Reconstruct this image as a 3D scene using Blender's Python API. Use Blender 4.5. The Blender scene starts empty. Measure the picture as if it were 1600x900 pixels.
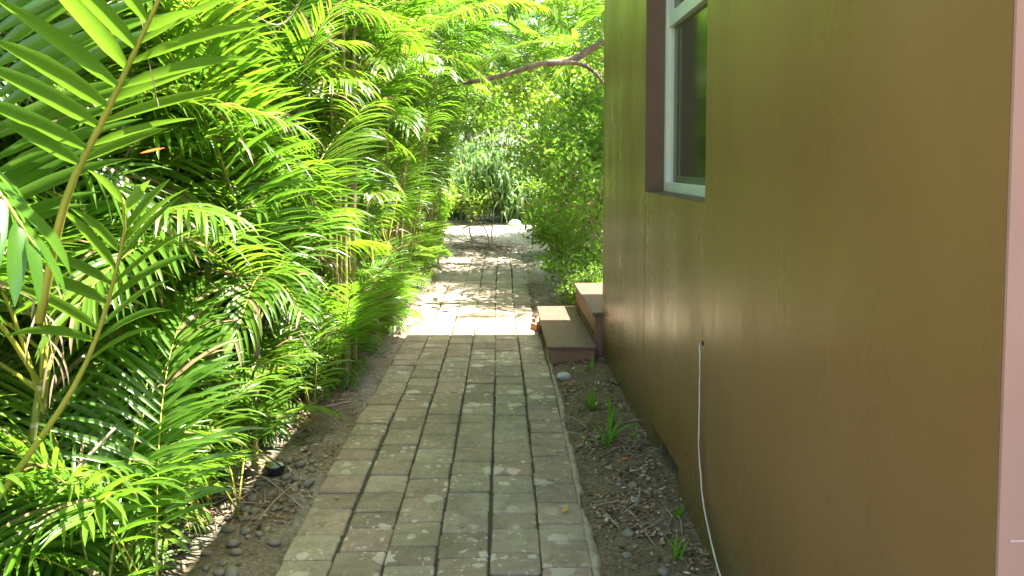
import bpy, math, random
from mathutils import Vector, Matrix, noise
R = math.radians
rnd = random.Random(7)
scene = bpy.context.scene
col = scene.collection

# ------------------------------------------------------------------ camera, sky, sun
cam = bpy.data.objects.new('camera', bpy.data.cameras.new('camera'))
col.objects.link(cam)
cam.location = (0, 0, 1.5)
cam.rotation_euler = (R(87.0), 0, R(-0.95))
cam.data.lens = 27.0
cam.data.sensor_width = 36
cam.data.shift_y = -0.081
cam.data.clip_start = 0.05
cam.data.clip_end = 2000
scene.camera = cam

SUN = Vector((0.42, 0.07, 1.0)).normalized()      # direction towards the sun
SUN_EL = math.asin(SUN.z)
SUN_AZ = math.atan2(SUN.x, SUN.y)                 # clockwise from +Y
world = bpy.data.worlds.new('World'); scene.world = world
world.use_nodes = True
wn = world.node_tree.nodes; wl = world.node_tree.links
bg = wn.get('Background') or wn.new('ShaderNodeBackground')
sky = wn.new('ShaderNodeTexSky'); sky.sky_type = 'NISHITA'; sky.sun_disc = False
sky.sun_elevation = SUN_EL; sky.sun_rotation = SUN_AZ
sky.air_density = 1.0; sky.dust_density = 2.5; sky.ozone_density = 1.0
wl.new(sky.outputs['Color'], bg.inputs['Color'])
bg.inputs['Strength'].default_value = 0.12
sl = bpy.data.lights.new('sun', 'SUN'); sl.energy = 5.0; sl.angle = R(0.53); sl.color = (1.0, 0.95, 0.86)
so = bpy.data.objects.new('sun', sl); col.objects.link(so)
so.rotation_euler = SUN.to_track_quat('Z', 'Y').to_euler(); so.location = (3, 3, 12)

scene.view_settings.view_transform = 'Standard'
scene.view_settings.look = 'None'
scene.view_settings.gamma = 1.0
scene.view_settings.use_curve_mapping = False
scene.view_settings.exposure = 2.55
try:
    scene.cycles.max_bounces = 10; scene.cycles.diffuse_bounces = 5
    scene.cycles.transmission_bounces = 6; scene.cycles.glossy_bounces = 3
except Exception:
    pass

# ------------------------------------------------------------------ materials
def nmat(name):
    m = bpy.data.materials.new(name); m.use_nodes = True
    nt = m.node_tree
    return m, nt, nt.nodes, nt.links, nt.nodes['Principled BSDF']
def ramp(nt, fac, stops, interp='LINEAR'):
    r = nt.nodes.new('ShaderNodeValToRGB'); r.color_ramp.interpolation = interp
    e = r.color_ramp.elements
    while len(e) < len(stops): e.new(0.5)
    for k, (p, c) in enumerate(stops):
        e[k].position = p; e[k].color = (c[0], c[1], c[2], 1) if hasattr(c, '__len__') else (c, c, c, 1)
    nt.links.new(fac, r.inputs['Fac']); return r.outputs['Color']
def tex(nt, scale, detail=6, rough=0.6, coord='Object', stretch=None, dist=0.0):
    tc = nt.nodes.new('ShaderNodeTexCoord'); n = nt.nodes.new('ShaderNodeTexNoise')
    n.inputs['Scale'].default_value = scale; n.inputs['Detail'].default_value = detail
    n.inputs['Roughness'].default_value = rough; n.inputs['Distortion'].default_value = dist
    src = tc.outputs[coord]
    if stretch:
        mp = nt.nodes.new('ShaderNodeMapping'); mp.inputs['Scale'].default_value = stretch
        nt.links.new(src, mp.inputs['Vector']); src = mp.outputs['Vector']
    nt.links.new(src, n.inputs['Vector']); return n.outputs['Fac']
def mix(nt, fac, a, b, mode='MIX'):
    m = nt.nodes.new('ShaderNodeMix'); m.data_type = 'RGBA'; m.blend_type = mode
    for sock, v in ((m.inputs[0], fac), (m.inputs[6], a), (m.inputs[7], b)):
        if isinstance(v, (int, float)): sock.default_value = v
        elif isinstance(v, tuple): sock.default_value = (*v, 1) if len(v) == 3 else v
        else: nt.links.new(v, sock)
    return m.outputs[2]
def math_(nt, op, a, b=0.5):
    m = nt.nodes.new('ShaderNodeMath'); m.operation = op
    for sock, v in ((m.inputs[0], a), (m.inputs[1], b)):
        if isinstance(v, (int, float)): sock.default_value = v
        else: nt.links.new(v, sock)
    return m.outputs[0]
def bump(nt, bsdf, h, strength, dist):
    b = nt.nodes.new('ShaderNodeBump'); b.inputs['Strength'].default_value = strength
    b.inputs['Distance'].default_value = dist
    nt.links.new(h, b.inputs['Height']); nt.links.new(b.outputs['Normal'], bsdf.inputs['Normal'])
def island(nt):
    g = nt.nodes.new('ShaderNodeNewGeometry'); return g.outputs['Random Per Island']
def objrand(nt):
    g = nt.nodes.new('ShaderNodeObjectInfo'); return g.outputs['Random']

def simple(name, c1, c2, scale=8, rough=0.7, bs=0.3, bd=0.005, stretch=None, spec=0.4, coord='Object'):
    m, nt, N, L, b = nmat(name)
    f = tex(nt, scale, 6, 0.6, coord, stretch)
    L.new(ramp(nt, f, [(0.3, c1), (0.7, c2)]), b.inputs['Base Color'])
    b.inputs['Roughness'].default_value = rough
    b.inputs['Specular IOR Level'].default_value = spec
    if bs: bump(nt, b, f, bs, bd)
    return m

def leaf_mat(name, stops, tcol, trans=0.45, rough=0.35, spec=0.5, dead=0.0, deadcol=(0.36, 0.27, 0.14)):
    m, nt, N, L, b = nmat(name)
    r1 = island(nt); r2 = objrand(nt)
    f = math_(nt, 'ADD', math_(nt, 'MULTIPLY', r1, 0.55), math_(nt, 'MULTIPLY', r2, 0.45))
    c = ramp(nt, f, stops)
    n = tex(nt, 9.0, 3, 0.5)
    c = mix(nt, math_(nt, 'MULTIPLY', n, 0.35), c, (stops[-1][1][0]*1.25, stops[-1][1][1]*1.1, stops[-1][1][2]))
    t = mix(nt, r2, tcol, (tcol[0]*1.45, tcol[1]*1.05, tcol[2]*0.8))
    if dead:
        d = math_(nt, 'GREATER_THAN', r1, 1.0 - dead)
        c = mix(nt, d, c, deadcol); t = mix(nt, d, t, (deadcol[0]*.8, deadcol[1]*.7, deadcol[2]*.5))
    L.new(c, b.inputs['Base Color']); b.inputs['Roughness'].default_value = rough
    b.inputs['Specular IOR Level'].default_value = spec
    tr = N.new('ShaderNodeBsdfTranslucent'); L.new(t, tr.inputs['Color'])
    mx = N.new('ShaderNodeMixShader'); mx.inputs['Fac'].default_value = trans
    L.new(b.outputs[0], mx.inputs[1]); L.new(tr.outputs[0], mx.inputs[2])
    L.new(mx.outputs[0], N['Material Output'].inputs['Surface'])
    return m

M = {}
M['palm_leaf'] = leaf_mat('palm_leaf', [(0.1, (0.045, 0.13, 0.013)), (0.5, (0.085, 0.20, 0.020)), (0.9, (0.17, 0.27, 0.035))],
                          (0.185, 0.44, 0.024), 0.48, 0.30, 0.6, 0.06)
M['palm_leaf_blue'] = leaf_mat('palm_leaf_shiny', [(0.1, (0.04, 0.12, 0.02)), (0.5, (0.06, 0.16, 0.02)), (0.9, (0.11, 0.22, 0.02))],
                          (0.15, 0.38, 0.03), 0.42, 0.26, 0.7, 0.0)
M['rachis'] = simple('palm_rachis', (0.22, 0.26, 0.03), (0.42, 0.38, 0.06), 5, 0.4, 0.1, 0.002)
M['dead'] = leaf_mat('dead_palm_leaf', [(0.1, (0.22, 0.15, 0.08)), (0.5, (0.34, 0.26, 0.16)), (0.9, (0.48, 0.41, 0.30))],
                     (0.30, 0.22, 0.12), 0.25, 0.6, 0.3)
M['broad'] = leaf_mat('broad_leaf', [(0.1, (0.06, 0.14, 0.015)), (0.5, (0.11, 0.21, 0.025)), (0.9, (0.19, 0.28, 0.045))],
                      (0.24, 0.50, 0.04), 0.5, 0.30, 0.5, 0.01)
M['grey_leaf'] = leaf_mat('grey_green_leaf', [(0.1, (0.06, 0.13, 0.05)), (0.5, (0.10, 0.19, 0.08)), (0.9, (0.17, 0.26, 0.11))],
                      (0.22, 0.46, 0.12), 0.45, 0.4, 0.5, 0.02)
M['weed'] = leaf_mat('weed_leaf', [(0.1, (0.07, 0.20, 0.012)), (0.9, (0.14, 0.32, 0.02))], (0.2, 0.5, 0.02), 0.45, 0.45, 0.3)
M['bark'] = simple('bark', (0.13, 0.09, 0.06), (0.34, 0.25, 0.18), 14, 0.85, 0.6, 0.01, (1, 1, 0.4))
M['twig'] = simple('twig', (0.22, 0.16, 0.10), (0.40, 0.32, 0.24), 20, 0.8, 0.4, 0.003)
M['sheath'] = simple('dry_sheath', (0.24, 0.17, 0.09), (0.46, 0.36, 0.22), 18, 0.8, 0.5, 0.004, (1, 1, 0.15))

def cane_mat():
    m, nt, N, L, b = nmat('palm_cane')
    tc = N.new('ShaderNodeTexCoord'); sp = N.new('ShaderNodeSeparateXYZ'); L.new(tc.outputs['Object'], sp.inputs[0])
    z = math_(nt, 'FRACT', math_(nt, 'MULTIPLY', sp.outputs['Z'], 8.5), 0)
    ring = math_(nt, 'LESS_THAN', z, 0.13)
    base = ramp(nt, tex(nt, 4, 4, 0.6), [(0.3, (0.14, 0.17, 0.03)), (0.55, (0.30, 0.29, 0.07)), (0.75, (0.42, 0.35, 0.20))])
    c = mix(nt, ring, base, (0.44, 0.38, 0.27))
    L.new(c, b.inputs['Base Color']); b.inputs['Roughness'].default_value = 0.45
    return m
M['cane'] = cane_mat()

def paver_mat():
    m, nt, N, L, b = nmat('tumbled_concrete_paver')
    r = island(nt)
    base = ramp(nt, r, [(0.0, (0.25, 0.195, 0.135)), (0.25, (0.34, 0.265, 0.18)), (0.45, (0.35, 0.295, 0.19)),
                        (0.62, (0.36, 0.255, 0.19)), (0.8, (0.29, 0.245, 0.165)), (1.0, (0.37, 0.31, 0.215))])
    big = tex(nt, 2.6, 5, 0.65, dist=0.6)
    base = mix(nt, 0.75, base, ramp(nt, big, [(0.32, (0.55, 0.56, 0.50)), (0.5, (0.92, 0.92, 0.88)), (0.7, (1.22, 1.2, 1.12))]), 'MULTIPLY')
    mid = tex(nt, 22, 7, 0.7, dist=0.5)
    base = mix(nt, 0.7, base, ramp(nt, mid, [(0.3, (0.60, 0.60, 0.56)), (0.52, (1.0, 1.0, 1.0)), (0.72, (1.18, 1.16, 1.1))]), 'MULTIPLY')
    # pale lichen blotches: hard-edged, several sizes
    tc = N.new('ShaderNodeTexCoord')
    dn = N.new('ShaderNodeTexNoise'); dn.inputs['Scale'].default_value = 28; L.new(tc.outputs['Object'], dn.inputs['Vector'])
    va = N.new('ShaderNodeVectorMath'); va.operation = 'MULTIPLY_ADD'
    L.new(dn.outputs['Color'], va.inputs[0]); va.inputs[1].default_value = (0.05, 0.05, 0.0); L.new(tc.outputs['Object'], va.inputs[2])
    def spots(scale, rad, keep):
        v = N.new('ShaderNodeTexVoronoi'); v.voronoi_dimensions = '2D'; v.inputs['Scale'].default_value = scale
        L.new(va.outputs[0], v.inputs['Vector'])
        sp = N.new('ShaderNodeSeparateColor'); L.new(v.outputs['Color'], sp.inputs[0])
        rr = math_(nt, 'MULTIPLY', sp.outputs[0], rad)
        inside = math_(nt, 'MULTIPLY', math_(nt, 'SUBTRACT', rr, v.outputs['Distance']), 14.0)
        mm = N.new('ShaderNodeClamp'); L.new(inside, mm.inputs[0])
        return math_(nt, 'MULTIPLY', mm.outputs[0], math_(nt, 'GREATER_THAN', sp.outputs[1], 1 - keep))
    s = math_(nt, 'MAXIMUM', spots(7.5, 0.42, 0.42), spots(19, 0.38, 0.33))
    s = math_(nt, 'MAXIMUM', s, math_(nt, 'MULTIPLY', spots(46, 0.40, 0.22), 0.8))
    patch = ramp(nt, tex(nt, 1.3, 3, 0.5), [(0.40, 0.25), (0.56, 1.0)])
    s = math_(nt, 'MULTIPLY', math_(nt, 'MULTIPLY', s, patch), 0.62)
    base = mix(nt, s, base, (0.66, 0.59, 0.44))
    # moss film
    ms = ramp(nt, tex(nt, 4.5, 6, 0.7, dist=0.4), [(0.54, 0.0), (0.68, 0.45)])
    base = mix(nt, ms, base, (0.16, 0.19, 0.075))
    # sand blown over the far, sunny stretch
    sp3 = N.new('ShaderNodeSeparateXYZ'); L.new(tc.outputs['Object'], sp3.inputs[0])
    fr_ = N.new('ShaderNodeMapRange'); fr_.inputs[1].default_value = 7.0; fr_.inputs[2].default_value = 11.5; L.new(sp3.outputs['Y'], fr_.inputs[0])
    sd = math_(nt, 'MULTIPLY', fr_.outputs[0], ramp(nt, tex(nt, 3.0, 6, 0.7), [(0.35, 0.35), (0.6, 1.0)]))
    base = mix(nt, sd, base, (0.50, 0.41, 0.34))
    # black specks
    dk = ramp(nt, tex(nt, 60, 4, 0.6), [(0.66, 0.0), (0.74, 0.6)])
    base = mix(nt, dk, base, (0.06, 0.055, 0.04))
    L.new(base, b.inputs['Base Color']); b.inputs['Roughness'].default_value = 0.8
    b.inputs['Specular IOR Level'].default_value = 0.35
    h = math_(nt, 'ADD', math_(nt, 'MULTIPLY', mid, 0.7), math_(nt, 'MULTIPLY', tex(nt, 90, 5, 0.7), 0.4))
    bump(nt, b, h, 0.55, 0.006)
    return m
M['paver'] = paver_mat()

def soil_mat():
    m, nt, N, L, b = nmat('soil')
    tc = N.new('ShaderNodeTexCoord'); sp = N.new('ShaderNodeSeparateXYZ'); L.new(tc.outputs['Object'], sp.inputs[0])
    a = tex(nt, 7, 8, 0.7); f = tex(nt, 55, 8, 0.75); g = tex(nt, 1.6, 4, 0.6)
    dark = ramp(nt, f, [(0.3, (0.10, 0.07, 0.038)), (0.5, (0.21, 0.155, 0.09)), (0.72, (0.40, 0.32, 0.21))])
    grey = ramp(nt, f, [(0.3, (0.15, 0.135, 0.09)), (0.5, (0.30, 0.27, 0.19)), (0.7, (0.48, 0.44, 0.33))])
    sand = ramp(nt, f, [(0.3, (0.32, 0.26, 0.21)), (0.5, (0.50, 0.43, 0.36)), (0.75, (0.64, 0.57, 0.49))])
    leftish = N.new('ShaderNodeMapRange'); leftish.inputs[1].default_value = -0.4; leftish.inputs[2].default_value = -0.8
    L.new(sp.outputs['X'], leftish.inputs[0])
    lf = math_(nt, 'MULTIPLY', leftish.outputs[0], ramp(nt, g, [(0.42, 0.25), (0.52, 1.0)]))
    c = mix(nt, lf, dark, grey)
    far = N.new('ShaderNodeMapRange'); far.inputs[1].default_value = 6.5; far.inputs[2].default_value = 10.0
    L.new(sp.outputs['Y'], far.inputs[0])
    c = mix(nt, far.outputs[0], c, sand)
    c = mix(nt, 0.6, c, ramp(nt, a, [(0.3, (0.6, 0.58, 0.54)), (0.55, (1, 1, 1)), (0.75, (1.3, 1.3, 1.25))]), 'MULTIPLY')
    L.new(c, b.inputs['Base Color']); b.inputs['Roughness'].default_value = 0.95
    b.inputs['Specular IOR Level'].default_value = 0.2
    bump(nt, b, math_(nt, 'ADD', f, math_(nt, 'MULTIPLY', a, 1.0)), 0.9, 0.02)
    return m
M['soil'] = soil_mat()

def wall_mat():
    m, nt, N, L, b = nmat('brown_wall_paint')
    big = tex(nt, 0.9, 4, 0.5); st = tex(nt, 2.2, 4, 0.55, stretch=(1, 1.6, 0.5))
    c = ramp(nt, big, [(0.3, (0.205, 0.105, 0.036)), (0.7, (0.258, 0.136, 0.050))])
    c = mix(nt, 0.7, c, ramp(nt, st, [(0.3, (0.92, 0.92, 0.9)), (0.55, (1, 1, 1)), (0.75, (1.06, 1.05, 1.04))]), 'MULTIPLY')
    # blotchy algae film low on the boards
    tc = N.new('ShaderNodeTexCoord'); sp = N.new('ShaderNodeSeparateXYZ'); L.new(tc.outputs['Object'], sp.inputs[0])
    al = N.new('ShaderNodeMapRange'); al.inputs[1].default_value = 0.14; al.inputs[2].default_value = -0.02
    L.new(math_(nt, 'SUBTRACT', sp.outputs['Z'], math_(nt, 'MULTIPLY', tex(nt, 5, 6, 0.7), 0.22)), al.inputs[0])
    c = mix(nt, math_(nt, 'MULTIPLY', al.outputs[0], 0.6), c, (0.085, 0.085, 0.03))
    sc = ramp(nt, tex(nt, 75, 3, 0.6), [(0.72, 0.0), (0.76, 0.5)])
    c = mix(nt, sc, c, (0.15, 0.11, 0.05))
    L.new(c, b.inputs['Base Color'])
    L.new(ramp(nt, tex(nt, 2.2, 4, 0.55, stretch=(1, 1.5, .6)), [(0.3, 0.24), (0.7, 0.38)]), b.inputs['Roughness'])
    b.inputs['Specular IOR Level'].default_value = 0.45
    h = math_(nt, 'ADD', math_(nt, 'MULTIPLY', tex(nt, 2.6, 3, 0.5, stretch=(1, 1.4, 0.5)), 1.0), math_(nt, 'MULTIPLY', tex(nt, 160, 3, 0.6), 0.05))
    bump(nt, b, h, 0.35, 0.012)
    return m
M['wall'] = wall_mat()
M['reveal'] = simple('brown_reveal_paint', (0.13, 0.078, 0.045), (0.17, 0.105, 0.062), 5, 0.5, 0.15, 0.003)
M['pink'] = simple('pink_front_face', (0.36, 0.21, 0.155), (0.42, 0.25, 0.19), 3, 0.75, 0.25, 0.003)  # paler and pinker than the brown side wall
M['mortar'] = simple('mortar', (0.50, 0.36, 0.30), (0.62, 0.48, 0.42), 30, 0.9, 0.4, 0.003)
M['white'] = simple('white_vinyl', (0.62, 0.66, 0.52), (0.72, 0.74, 0.60), 6, 0.35, 0.05, 0.001)
M['cream'] = simple('white_cable_jacket', (0.46, 0.43, 0.34), (0.66, 0.62, 0.52), 25, 0.5, 0.0)
M['roof'] = simple('roof_shingle', (0.12, 0.10, 0.09), (0.2, 0.17, 0.15), 20, 0.9, 0.5, 0.01)
M['soffit'] = simple('soffit_paint', (0.55, 0.50, 0.42), (0.62, 0.57, 0.48), 4, 0.7, 0.1, 0.002)
M['dark'] = simple('near_black_gap', (0.012, 0.010, 0.008), (0.02, 0.018, 0.014), 6, 0.9, 0.0)  # near-black for joint and crack; also painted shade inside vent and cable hole
M['block'] = simple('foundation_block', (0.07, 0.055, 0.03), (0.14, 0.11, 0.06), 16, 0.9, 0.6, 0.008)
M['step'] = simple('step_top_paint', (0.13, 0.078, 0.055), (0.20, 0.12, 0.085), 7, 0.5, 0.25, 0.003, (6, 0.7, 1))
M['step_side'] = simple('step_side_paint', (0.22, 0.115, 0.07), (0.32, 0.16, 0.10), 9, 0.55, 0.3, 0.003, (0.7, 0.7, 6))
M['pebble'] = simple('river_pebble', (0.12, 0.105, 0.075), (0.26, 0.225, 0.165), 12, 0.6, 0.2, 0.003)
M['stone'] = simple('pale_stone', (0.40, 0.40, 0.36), (0.60, 0.58, 0.52), 20, 0.8, 0.5, 0.006)
M['brick'] = simple('terracotta', (0.36, 0.14, 0.07), (0.48, 0.22, 0.12), 25, 0.85, 0.5, 0.004)
M['black'] = simple('black_plastic', (0.015, 0.015, 0.017), (0.03, 0.03, 0.032), 10, 0.35, 0.0)
M['edging'] = simple('edging_mortar', (0.26, 0.22, 0.14), (0.44, 0.38, 0.26), 26, 0.9, 0.8, 0.012)

def chips_mat(name, stops):
    m, nt, N, L, b = nmat(name)
    L.new(ramp(nt, island(nt), stops), b.inputs['Base Color']); b.inputs['Roughness'].default_value = 0.8
    return m
M['litter'] = chips_mat('litter', [(0.0, (0.05, 0.032, 0.018)), (0.4, (0.15, 0.095, 0.05)), (0.65, (0.26, 0.175, 0.09)), (0.92, (0.38, 0.28, 0.16)), (1.0, (0.62, 0.55, 0.42))])
M['red_litter'] = chips_mat('red_litter', [(0.0, (0.16, 0.06, 0.035)), (0.5, (0.36, 0.16, 0.09)), (0.8, (0.46, 0.30, 0.20)), (1.0, (0.6, 0.52, 0.42))])
def flat_mat(name, c, rough=0.5, trans=None):
    return leaf_mat(name, [(0.0, tuple(x*.85 for x in c)), (1.0, c)], trans or c, 0.3, rough, 0.3)
M['yellow_leaf'] = flat_mat('yellow_leaf', (0.62, 0.40, 0.05))
M['orange_leaf'] = flat_mat('orange_leaf', (0.60, 0.17, 0.03))
def glass_mat():
    m, nt, N, L, b = nmat('window_glass')
    b.inputs['Base Color'].default_value = (0.045, 0.05, 0.02, 1); b.inputs['Roughness'].default_value = 0.12
    b.inputs['Specular IOR Level'].default_value = 0.5
    bump(nt, b, tex(nt, 2.0, 2, 0.4), 0.08, 0.01)
    return m
M['glass'] = glass_mat()
def lens_mat():
    m, nt, N, L, b = nmat('lamp_lens')
    b.inputs['Base Color'].default_value = (0.45, 0.50, 0.52, 1); b.inputs['Roughness'].default_value = 0.12
    return m
M['lens'] = lens_mat()

# ------------------------------------------------------------------ mesh helpers
class MB:
    def __init__(s): s.v = []; s.f = []; s.mi = []; s.cur = 0
    def add(s, vs, fs):
        o = len(s.v); s.v.extend([tuple(p) for p in vs])
        for f in fs: s.f.append(tuple(i + o for i in f)); s.mi.append(s.cur)
    def box(s, x0, x1, y0, y1, z0, z1):
        vs = [(x0,y0,z0),(x1,y0,z0),(x1,y1,z0),(x0,y1,z0),(x0,y0,z1),(x1,y0,z1),(x1,y1,z1),(x0,y1,z1)]
        s.add(vs, [(0,3,2,1),(4,5,6,7),(0,1,5,4),(1,2,6,5),(2,3,7,6),(3,0,4,7)])
    def tube(s, pts, radii, seg=6, cap=True):
        pts = [Vector(p) for p in pts]; n = len(pts); vs = []; fs = []
        ref = Vector((0.31, 0.2, 0.93)).normalized()
        for i, p in enumerate(pts):
            t = (pts[min(i+1, n-1)] - pts[max(i-1, 0)])
            if t.length < 1e-7: t = Vector((0, 0, 1))
            t.normalize()
            if abs(t.dot(ref)) > 0.97: a = t.cross(Vector((1, 0, 0)))
            else: a = t.cross(ref)
            a.normalize(); b_ = t.cross(a)
            r = radii[i] if hasattr(radii, '__len__') else radii
            for k in range(seg):
                an = 2*math.pi*k/seg
                vs.append(p + a*(math.cos(an)*r) + b_*(math.sin(an)*r))
        for i in range(n-1):
            for k in range(seg):
                k2 = (k+1) % seg
                fs.append((i*seg+k, i*seg+k2, (i+1)*seg+k2, (i+1)*seg+k))
        if cap:
            fs.append(tuple(range(seg-1, -1, -1))); fs.append(tuple((n-1)*seg+k for k in range(seg)))
        s.add(vs, fs)
    def mesh(s, name, mats, smooth=False):
        me = bpy.data.meshes.new(name); me.from_pydata(s.v, [], s.f)
        for m in mats: me.materials.append(M[m] if isinstance(m, str) else m)
        me.polygons.foreach_set('material_index', s.mi)
        if smooth: me.polygons.foreach_set('use_smooth', [True]*len(s.f))
        me.update(); return me
    def build(s, name, mats, parent=None, smooth=False, loc=(0, 0, 0), bevel=0):
        if isinstance(mats, str): mats = [mats]
        o = bpy.data.objects.new(name, s.mesh(name, mats, smooth)); col.objects.link(o)
        o.location = loc
        if parent: o.parent = parent
        if bevel:
            b = o.modifiers.new('bevel', 'BEVEL'); b.width = bevel; b.segments = 2; b.limit_method = 'ANGLE'
        return o
def tag(o, label=None, cat=None, group=None, kind=None):
    if label: o['label'] = label
    if cat: o['category'] = cat
    if group: o['group'] = group
    if kind: o['kind'] = kind
    return o
def empty(name, loc, rz=0.0):
    o = bpy.data.objects.new(name, None); col.objects.link(o); o.location = loc; o.rotation_euler = (0, 0, rz)
    o.empty_display_size = 0.1; return o
def inst(name, me, parent, loc, rot, sc=1.0):
    o = bpy.data.objects.new(name, me); col.objects.link(o); o.parent = parent
    o.location = loc; o.rotation_euler = rot
    o.scale = (sc, sc, sc) if not hasattr(sc, '__len__') else sc
    return o
def catmull(P, n):
    P = [Vector(p) for p in P]; Q = [P[0]*2-P[1]] + P + [P[-1]*2-P[-2]]; out = []
    m = len(P)-1
    for i in range(n+1):
        u = i/n*m; k = min(int(u), m-1); t = u-k
        a, b, c, d = Q[k], Q[k+1], Q[k+2], Q[k+3]
        out.append(0.5*((2*b)+(c-a)*t+(2*a-5*b+4*c-d)*t*t+(3*b-a-3*c+d)*t**3))
    return out
def fbm(x, y, sc, z=0.0):
    return noise.fractal(Vector((x*sc, y*sc, z)), 0.8, 2.1, 5)

# ------------------------------------------------------------------ ground
PL, PR, PEND = -0.83, 0.36, 13.2
def ground_z(x, y):
    e = 0.0
    if x < PL: e = min(1.0, (PL-x)/0.12)
    elif x > PR: e = min(1.0, (x-PR)/0.12)
    if y > PEND: e = max(e, min(1.0, (y-PEND)/0.6))
    if y < -1.3: e = 1
    z = -0.035 + e*(0.028 + 0.020*fbm(x, y, 1.7) + 0.010*fbm(x, y, 9.0, 3.0))
    if x > PR: z += 0.02*min(1, (x-PR)/0.3)*e
    if y > PEND: z += 0.012*fbm(x, y, 0.6, 9)*e
    return z
def frange(a, b, s):
    n = max(1, int(round((b-a)/s))); return [a+(b-a)*i/n for i in range(n)]
xs = [-400, -120, -40, -15, -8] + frange(-5, -2.2, .15) + frange(-2.2, PL-.13, .035) + frange(PL-.13, PL+.02, .03) + frange(PL+.02, PR-.02, .3) \
     + frange(PR-.02, PR+.13, .03) + frange(PR+.13, .95, .03) + frange(.95, 4, .15) + [4, 8, 15, 40, 120, 400]
ys = [-200, -60, -20, -6] + frange(-2, 2.4, .12) + frange(2.4, 7.5, .035) + frange(7.5, 14, .08) + frange(14, 26, .2) + [26, 40, 80, 200, 900]
g = MB(); nx = len(xs)
vs = [(x, y, ground_z(x, y)) for y in ys for x in xs]
fs = [(j*nx+i, j*nx+i+1, (j+1)*nx+i+1, (j+1)*nx+i) for j in range(len(ys)-1) for i in range(nx-1)]
g.add(vs, fs)
tag(g.build('ground', 'soil', smooth=True), kind='structure')

# ------------------------------------------------------------------ paver path
pr = random.Random(11)
pv = MB(); cw = (PR-PL)/6
for c in range(6):
    y = -1.2 - pr.random()*0.15
    while y < PEND + pr.uniform(-.5, .3):
        ln = pr.choice((0.20, 0.20, 0.20, 0.20, 0.15, 0.25, 0.145))
        gp = 0.0038; sh_ = pr.uniform(-.003, .003); sk = pr.uniform(-.022, .022)
        wob = sh_+0.006*math.sin(y*0.9+c*0.9) + (0.012*math.sin(y*1.3) if c == 0 else 0) + (0.010*math.sin(y*1.1+2) if c == 5 else 0)
        x0 = PL+c*cw+gp+pr.uniform(-.002, .002)+wob; x1 = PL+(c+1)*cw-gp+pr.uniform(-.002, .002)+wob
        y0, y1 = y+gp, y+ln-gp
        zt = pr.uniform(-0.004, 0.003); tx = pr.uniform(-.02, .02); ty = pr.uniform(-.02, .02)
        cx, cy = (x0+x1)/2, (y0+y1)/2
        def ringpts(ins, z, cut):
            X0, X1, Y0, Y1 = x0+ins, x1-ins, y0+ins, y1-ins
            k = cut
            P = [(X0+k, Y0), (cx, Y0-(.0015 if ins < .004 else 0)), (X1-k, Y0), (X1-k*.3, Y0+k*.3), (X1, Y0+k), (X1, cy), (X1, Y1-k), (X1-k*.3, Y1-k*.3), (X1-k, Y1), (cx, Y1), (X0+k, Y1), (X0+k*.3, Y1-k*.3), (X0, Y1-k), (X0, cy), (X0, Y0+k), (X0+k*.3, Y0+k*.3)]
            return [(px-(py-cy)*sk+pr.uniform(-.0015, .0015), py+(px-cx)*sk+pr.uniform(-.0015, .0015), z+(px-cx)*tx+(py-cy)*ty) for px, py in P]
        rings = [ringpts(0, -0.045, .012), ringpts(0, zt-0.009, .012), ringpts(0.003, zt-0.003, .012), ringpts(0.009, zt, .013)]
        vs = [p for r_ in rings for p in r_]; fs = []
        for a in range(3):
            for k in range(16):
                k2 = (k+1) % 16; fs.append((a*16+k, a*16+k2, (a+1)*16+k2, (a+1)*16+k))
        fs.append(tuple(48+k for k in range(16)))
        pv.add(vs, fs)
        y += ln
path = pv.build('path', 'paver', smooth=False)
tag(path, kind='structure')
# joint bed
jb = MB(); n = 120
vs = []
for i in range(n+1):
    y = -1.3 + (PEND+1.2)*i/n
    vs += [(PL+.01, y, -0.014), (PR-.01, y, -0.014)]
jb.add(vs, [(2*i, 2*i+1, 2*i+3, 2*i+2) for i in range(n)])
M['joint'] = simple('joint_sand', (0.035, 0.032, 0.018), (0.09, 0.085, 0.05), 40, 0.95, 0.5, 0.004)
tag(jb.build('path_joints', 'joint'), kind='structure')

# rough mortar haunch along the right edge
def haunch(xa, side, y0, y1, w0, seed):
    r_ = random.Random(seed); mb = MB(); n = int((y1-y0)/.03); vs = []
    for i in range(n+1):
        y = y0+(y1-y0)*i/n
        wob = 0.006*math.sin(y*0.9+(2.5 if side > 0 else 0)) + (0.010*math.sin(y*1.1+2) if side > 0 else 0.012*math.sin(y*1.3))
        w = w0*(0.75+0.7*fbm(y, seed, 2.2)+0.35*fbm(y, seed, 11)); w = max(.006, w)
        x = xa+wob
        vs += [(x+side*.001, y, -.05), (x+side*.002, y, -.006+.002*fbm(y, 2, 9)), (x+side*w*.6, y, -.010+.006*fbm(y, 5, 14)), (x+side*w, y, -.05)]
    fs = []
    for i in range(n):
        for k in range(3):
            a = (i*4+k, i*4+k+1, (i+1)*4+k+1, (i+1)*4+k); fs.append(a if side > 0 else a[::-1])
    mb.add(vs, fs)
    return mb.build('path_edging', 'edging', smooth=True)
tag(haunch(PR, 1, 1.5, 6.2, .05, 3), kind='structure')

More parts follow.
